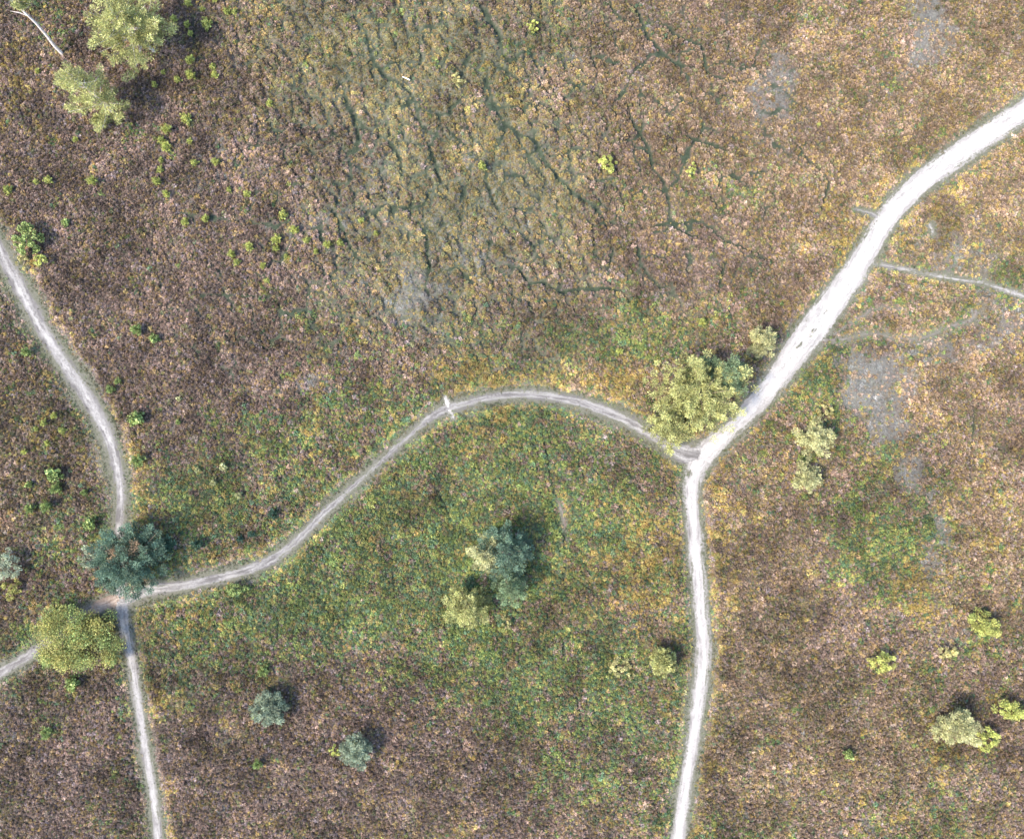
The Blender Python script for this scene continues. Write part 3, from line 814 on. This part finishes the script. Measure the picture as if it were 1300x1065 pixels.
# the large pine at the right fork: broad, loose, several stems' worth of limbs
conifer(886, 500, 64, 5.0, 'yellowpine', 'large loose yellow green pine overhanging the right fork of the tracks', 101, limbs=52, dens=1.1, ragged=.6, low=.18)
conifer(850, 542, 34, 4.2, 'yellowpine', 'shorter yellow green pine on the lower left of the big fork pine', 102, limbs=26, ragged=.4)
conifer(922, 474, 34, 5.2, 'bluepine', 'darker upper right side of the big fork pine, its shade painted as blue green', 103, limbs=28, ragged=.3)  # shaded side of the fork pine, put into darker needles
conifer(968, 435, 20, 3.0, 'palepine', 'small round pale pine beside the wide track above the fork pine', 104, limbs=26, ragged=.2)
conifer(1033, 557, 28, 2.8, 'palepine', 'star shaped pale pine right of the fork, upper one of a pair', 105, limbs=24, ragged=.5)
conifer(1022, 608, 22, 2.4, 'palepine', 'pale yellow pine right of the fork, lower one of a pair', 106, limbs=22, ragged=.4)
conifer(617, 702, 27, 4.4, 'palepine', 'pale sunlit left side of the middle cluster pine, painted as its own pine', 107, limbs=26, ragged=.35)  # lit side of the middle pine, put into pale needles
conifer(642, 697, 36, 4.6, 'tealpine', 'tall pine in the middle of the pine cluster, shade painted as dark blue green', 108, limbs=40, ragged=.3)  # shaded side of the same pine, put into dark needles
conifer(595, 768, 31, 3.9, 'yellowpine', 'broad yellow green pine on the lower left of the pine cluster', 109, limbs=30, ragged=.3)
conifer(646, 746, 25, 4.4, 'bluepine', 'blue green pine on the lower right of the pine cluster', 110, limbs=28, ragged=.35)
broadleaf(643, 789, 9, .9, 'straw', 'small straw coloured bush just below the pine cluster', 111, name='bush', clumps=16, leaves=50, leaf=.12, cat='bush')
conifer(163, 711, 50, 4.0, 'tealpine', 'dark blue green pine with russet patches above the left fork', 112, limbs=60, dens=1.15, ragged=.25, mat2='russet')
broadleaf(112, 708, 15, 2.0, 'silver', 'pale lit left edge of the dark pine at the left fork, built as a bush', 113, name='bush', clumps=26, leaves=60, cat='bush')  # lit edge of the dark crown, put in as pale foliage
broadleaf(93, 813, 52, 2.7, 'gold', 'wide round golden green broadleaf tree below the left fork', 114, clumps=150, leaves=130, leaf=.15, squash=.84, mat2='midgreen', n2=.3)
conifer(843, 839, 18, 2.6, 'yellowpine', 'dense round yellow green pine left of the straight track', 115, limbs=34, dens=1.3, ragged=.12)
conifer(344, 899, 23, 2.2, 'sagepine', 'round grey blue pine standing alone in the lower left heather', 116, limbs=34, dens=1.2, ragged=.15)
conifer(453, 953, 21, 2.2, 'sagepine', 'grey blue pine at the bottom edge beside a small lime bush', 117, limbs=30, dens=1.2, ragged=.15)
broadleaf(425, 952, 9, 1.0, 'lime', 'small lime green bush touching the bottom edge grey blue pine', 118, name='bush', clumps=18, leaves=55, cat='bush')
broadleaf(1251, 795, 24, 1.9, 'lime', 'yellow green oblong bush near the right edge above the lower corner', 119, name='bush', clumps=60, leaves=70, squash=.62, rotz=R(-28), mat2='gold', n2=.4, cat='bush')
broadleaf(1120, 840, 16, 1.7, 'lime', 'round yellow green bush alone in the lower right pink heather', 120, name='bush', clumps=40, leaves=60, squash=.85, mat2='gold', n2=.35, cat='bush')
broadleaf(1287, 902, 22, 1.7, 'lime', 'yellow green oblong bush cut by the right edge near the bottom', 121, name='bush', clumps=46, leaves=60, squash=.6, rotz=R(-25), cat='bush')
conifer(1217, 922, 29, 3.2, 'palepine', 'pale silvery pine in the lower right corner', 122, limbs=32, ragged=.45)
broadleaf(1256, 938, 16, 1.6, 'lime', 'yellow green bush touching the silvery corner pine', 123, name='bush', clumps=36, leaves=60, cat='bush')
broadleaf(1207, 828, 13, 1.0, 'straw', 'straw coloured low bush left below the oblong right edge bush', 124, name='bush', clumps=24, leaves=50, squash=.7, cat='bush')
broadleaf(770, 207, 12, 1.3, 'lime', 'bright lime round bush standing alone in the upper middle heather', 125, name='bush', clumps=38, leaves=60, cat='bush')
broadleaf(878, 215, 8, 1.0, 'lime', 'small lime bush right of the lone upper middle bush', 126, name='bush', clumps=20, leaves=50, cat='bush')
broadleaf(8, 715, 20, 2.0, 'silver', 'pale green bush cut by the left edge above the left fork', 127, name='bush', clumps=44, leaves=60, cat='bush')
broadleaf(12, 748, 13, 1.3, 'gold', 'yellowish bush at the left edge under the pale green one', 128, name='bush', clumps=26, leaves=55, cat='bush')
broadleaf(38, 304, 18, 1.9, 'midgreen', 'leafy mid green bush beside the left track near the left edge', 129, name='bush', clumps=46, leaves=55, leaf=.2, cat='bush')
broadleaf(55, 332, 10, 1.2, 'lime', 'small bright green bush right below the leafy bush by the left track', 130, name='bush', clumps=20, leaves=45, leaf=.16, cat='bush')
broadleaf(32, 331, 10, .9, 'straw', 'straw yellow tussock between the left track and the leafy bush', 131, name='bush', clumps=20, leaves=50, cat='bush')
broadleaf(790, 849, 16, .9, 'straw', 'straw yellow tussock left of the dense round pine', 132, name='bush', clumps=24, leaves=50, squash=.8, cat='bush')
broadleaf(1046, 522, 10, .9, 'straw', 'straw yellow tussock above the pair of pale pines', 133, name='bush', clumps=20, leaves=50, cat='bush')
broadleaf(300, 748, 13, 1.1, 'midgreen', 'mid green bush under the footpath right of the left fork', 134, name='bush', clumps=30, leaves=50, squash=.6, cat='bush')
broadleaf(582, 104, 9, .9, 'straw', 'pale yellow bush in the dark green patch of the upper middle', 135, name='bush', clumps=22, leaves=50, cat='bush')
broadleaf(678, 34, 8, .9, 'lime', 'small lime bush at the top edge beside the green patch', 136, name='bush', clumps=20, leaves=50, cat='bush')
# the leggy pines in the top left corner
conifer(168, 40, 56, 7.2, 'yellowpine', 'broad leggy yellow green pine at the top edge, right one of the corner pines', 141, limbs=50, ragged=.55, lean=(-8, -4), low=.25, bark=PALEBARK)
conifer(120, 100, 40, 7.0, 'yellowpine', 'slender leaning yellow green pine, lowest of the top left corner pines', 142, limbs=30, ragged=.55, lean=(-14, -18), low=.2, bark=PALEBARK, at_base=(152, 148))
conifer(128, 156, 14, 2.0, 'yellowpine', 'low pine sapling below the leaning top left pine', 143, limbs=14, ragged=.4)
V, F = [], []
r_ = np.random.default_rng(5)
bx, by = gx(82), gy(71)
root = empty('pine_tree', bx, by, gz(bx, by) - .04)
trunk_pts = [(0,0,0), (-.18,.35,1.0), (-.25,.9,2.2), (-.4,1.4,3.4), (-.75,1.9,4.6), (-1.0,2.3,5.6), (-1.05,2.5,6.4)]
tube(V, F, trunk_pts, [.17,.15,.135,.12,.10,.07,.03], 8)
tube(V, F, [(-.6,1.7,4.1), (-1.2,1.8,4.5), (-1.9,1.85,4.7)], [.07,.05,.02], 6)
lv = Leaves(r_)
for i in range(14):
    a = r_.uniform(-1.4, 1.3); L = r_.uniform(.7, 1.8); z = r_.uniform(4.6, 6.3)
    o = Vector((-.85, 2.1, z)); e = o + Vector((math.cos(a) * L + .3, math.sin(a) * L * .8 + .3, L * .3))
    tube(V, F, [o, (o + e) / 2 + Vector((0, 0, .08)), e], [.045, .03, .012], 5)
    for c in range(4):
        lv.clump(o.lerp(e, .4 + .2 * c), .3, 34, .3, .032, (math.cos(a), math.sin(a), .2))
obj('trunk', mesh_from('trunk', V, F), PALEBARK, root)
obj('crown', lv.mesh('crown'), LEAFMATS['yellowpine'], root)
tag(root, 'pine with a long bare curved pale trunk in the top left corner', 'tree')

# ------------------------------------------------------------------ seedlings and saplings, one thing each
def seedling_meshes(seed, star):
    r = np.random.default_rng(seed); V, F = [], []; lv = Leaves(r)
    tube(V, F, [(0,0,0), (.03,.02,.5), (.02,.05,1.0)], [.06,.045,.015], 5)
    for i in range(11):
        a = i * 2.399; q = i / 11; L = (1.0 - .55 * q) * r.uniform(.6, 1.05)
        o = Vector((.02, .03, .2 + .7 * q)); e = o + Vector((math.cos(a) * L, math.sin(a) * L, L * .35))
        tube(V, F, [o, e], [.02, .008], 4)
        for c in range(3):
            lv.clump(o.lerp(e, .4 + .28 * c), .24, 16, .38 if star else .28, .045 if star else .10, (math.cos(a), math.sin(a), .3), needles=star)
    lv.clump((.02, .04, 1.0), .2, 16, .3, .05, (0, 0, 1))
    return mesh_from('stem', V, F), lv.mesh('foliage')

SEED_PROTO = {}
for mk in ('lime', 'midgreen', 'teal', 'palepine'):
    for v in range(3):
        a, b = seedling_meshes(300 + v * 7 + len(mk), v != 2)
        a.materials.append(BARK); b.materials.append(LEAFMATS[mk])
        SEED_PROTO[mk, v] = (a, b)

ORD = ['leftmost', '2nd from left', '3rd from left', '4th from left', '5th from left', '6th from left', '7th from left', '8th from left', '9th from left']
CLUSTERS = [
 ('seedlings at top edge beside corner pines', 'lime', 'lime pine seedling', [(222,26,5),(239,33,5),(242,43,4),(264,32,8),(258,13,4),(289,17,5),(299,18,4),(240,5,5),(275,1,5)]),
 ('seedlings close right of the corner pines', 'lime', 'lime pine seedling', [(225,101,5),(243,78,6),(244,97,7),(272,86,5),(274,97,5),(208,92,4),(197,108,4)]),
 ('seedlings below the corner pines', 'lime', 'lime pine seedling', [(238,152,8),(213,165,7),(206,178,5),(211,187,7),(242,180,4),(205,204,4)]),
 ('seedlings in the greyish upper left heather', 'lime', 'lime pine seedling', [(204,216,5),(200,231,6),(213,247,5),(247,207,5),(275,206,6),(236,282,6),(262,278,5),(291,241,4),(314,247,5)]),
 ('seedlings left of the upper middle cushions', 'lime', 'lime pine seedling', [(295,323,6),(302,333,5),(317,314,6),(335,338,5),(341,357,4),(351,304,7),(351,316,5),(360,274,7),(375,292,6)]),
 ('seedlings along the upper middle grey patch', 'lime', 'lime pine seedling', [(364,326,4),(390,306,5),(402,320,4),(417,311,6),(433,309,5),(460,282,4),(478,297,4)]),
 ('saplings at the upper left edge', 'lime', 'bright green sapling', [(119,231,7),(63,229,6),(47,232,4),(12,241,6),(97,178,4),(50,92,4)]),
 ('saplings right of the left track', 'midgreen', 'green sapling', [(176,419,8),(197,430,7),(141,494,6),(150,484,5),(85,283,6),(174,532,11),(177,584,10),(227,536,4)]),
 ('saplings left of the left track', 'midgreen', 'green sapling', [(70,602,11),(72,620,8),(38,615,5),(40,645,7),(61,642,8),(115,665,9),(36,447,7),(108,625,5)]),
 ('shoot patch left of the left track', 'lime', 'small lime shoot', [(57,537,5),(70,527,5),(80,546,5),(48,544,4),(33,573,4),(62,562,4)]),
 ('saplings in the green scrub above the footpath', 'teal', 'dark teal sapling', [(348,652,8),(252,690,9),(216,691,11),(320,678,5),(306,683,5)]),
 ('saplings between left track and footpath', 'palepine', 'pale green sapling', [(252,596,4),(273,612,5),(285,592,6),(304,628,5),(228,506,4)]),
 ('saplings near the bottom left', 'midgreen', 'green sapling', [(92,868,10),(59,930,9),(334,852,8),(327,970,7),(1076,956,7)]),
 ('small lone saplings across the middle', 'lime', 'small lime sapling', [(482,487,4),(612,212,6),(892,409,6),(786,447,5),(343,132,5),(1041,12,3),(1040,158,3)]),
]
sid = 0
for gname, mk, what, items in CLUSTERS:
    for i, (px, py, rp) in enumerate(sorted(items)):
        rad = rp * S * 1.12; hh = rad * (1.15 + .5 * ((sid * 7) % 5) / 5)
        bx, by = place(px, py, hh * .5)
        mk2 = mk
        a, b = SEED_PROTO[mk2, sid % 3]
        e = empty('pine_seedling' if 'seedling' in what else 'shoot' if 'shoot' in what else 'sapling', bx, by, gz(bx, by) - .03)
        e.rotation_euler[2] = sid * 1.7
        for nm, me in (('stem', a), ('foliage', b)):
            c = bpy.data.objects.new(nm, me); col.objects.link(c); c.parent = e; c.scale = (rad, rad, hh)
        tag(e, f'{what}, {ORD[i]} of {gname}', what.split()[-1], gname)
        sid += 1

# ------------------------------------------------------------------ the white pole lying at a fork of the animal trails
V, F = [], []
tube(V, F, [(-.40,.17,.30), (-.2,.09,.33), (0,.0,.35), (.2,-.10,.37), (.36,-.18,.38)], [.035,.045,.05,.055,.05], 9)
tube(V, F, [(.05,-.02,.36), (.08,-.02,.46)], [.025,.015], 6)
tube(V, F, [(-.15,.07,.34), (-.17,.13,.37)], [.02,.012], 6)
bx, by = gx(517), gy(103)
pole = obj('fallen_pole', mesh_from('fallen_pole', V, F), bark_mat('peeled_wood', (.70,.68,.64), (.80,.79,.77)))
pole.location = (bx, by, gz(bx, by) - .05)
tag(pole, 'short white peeled pole lying beside a trail in the upper middle', 'pole')
print('tufts', N, 'seedlings', sid)
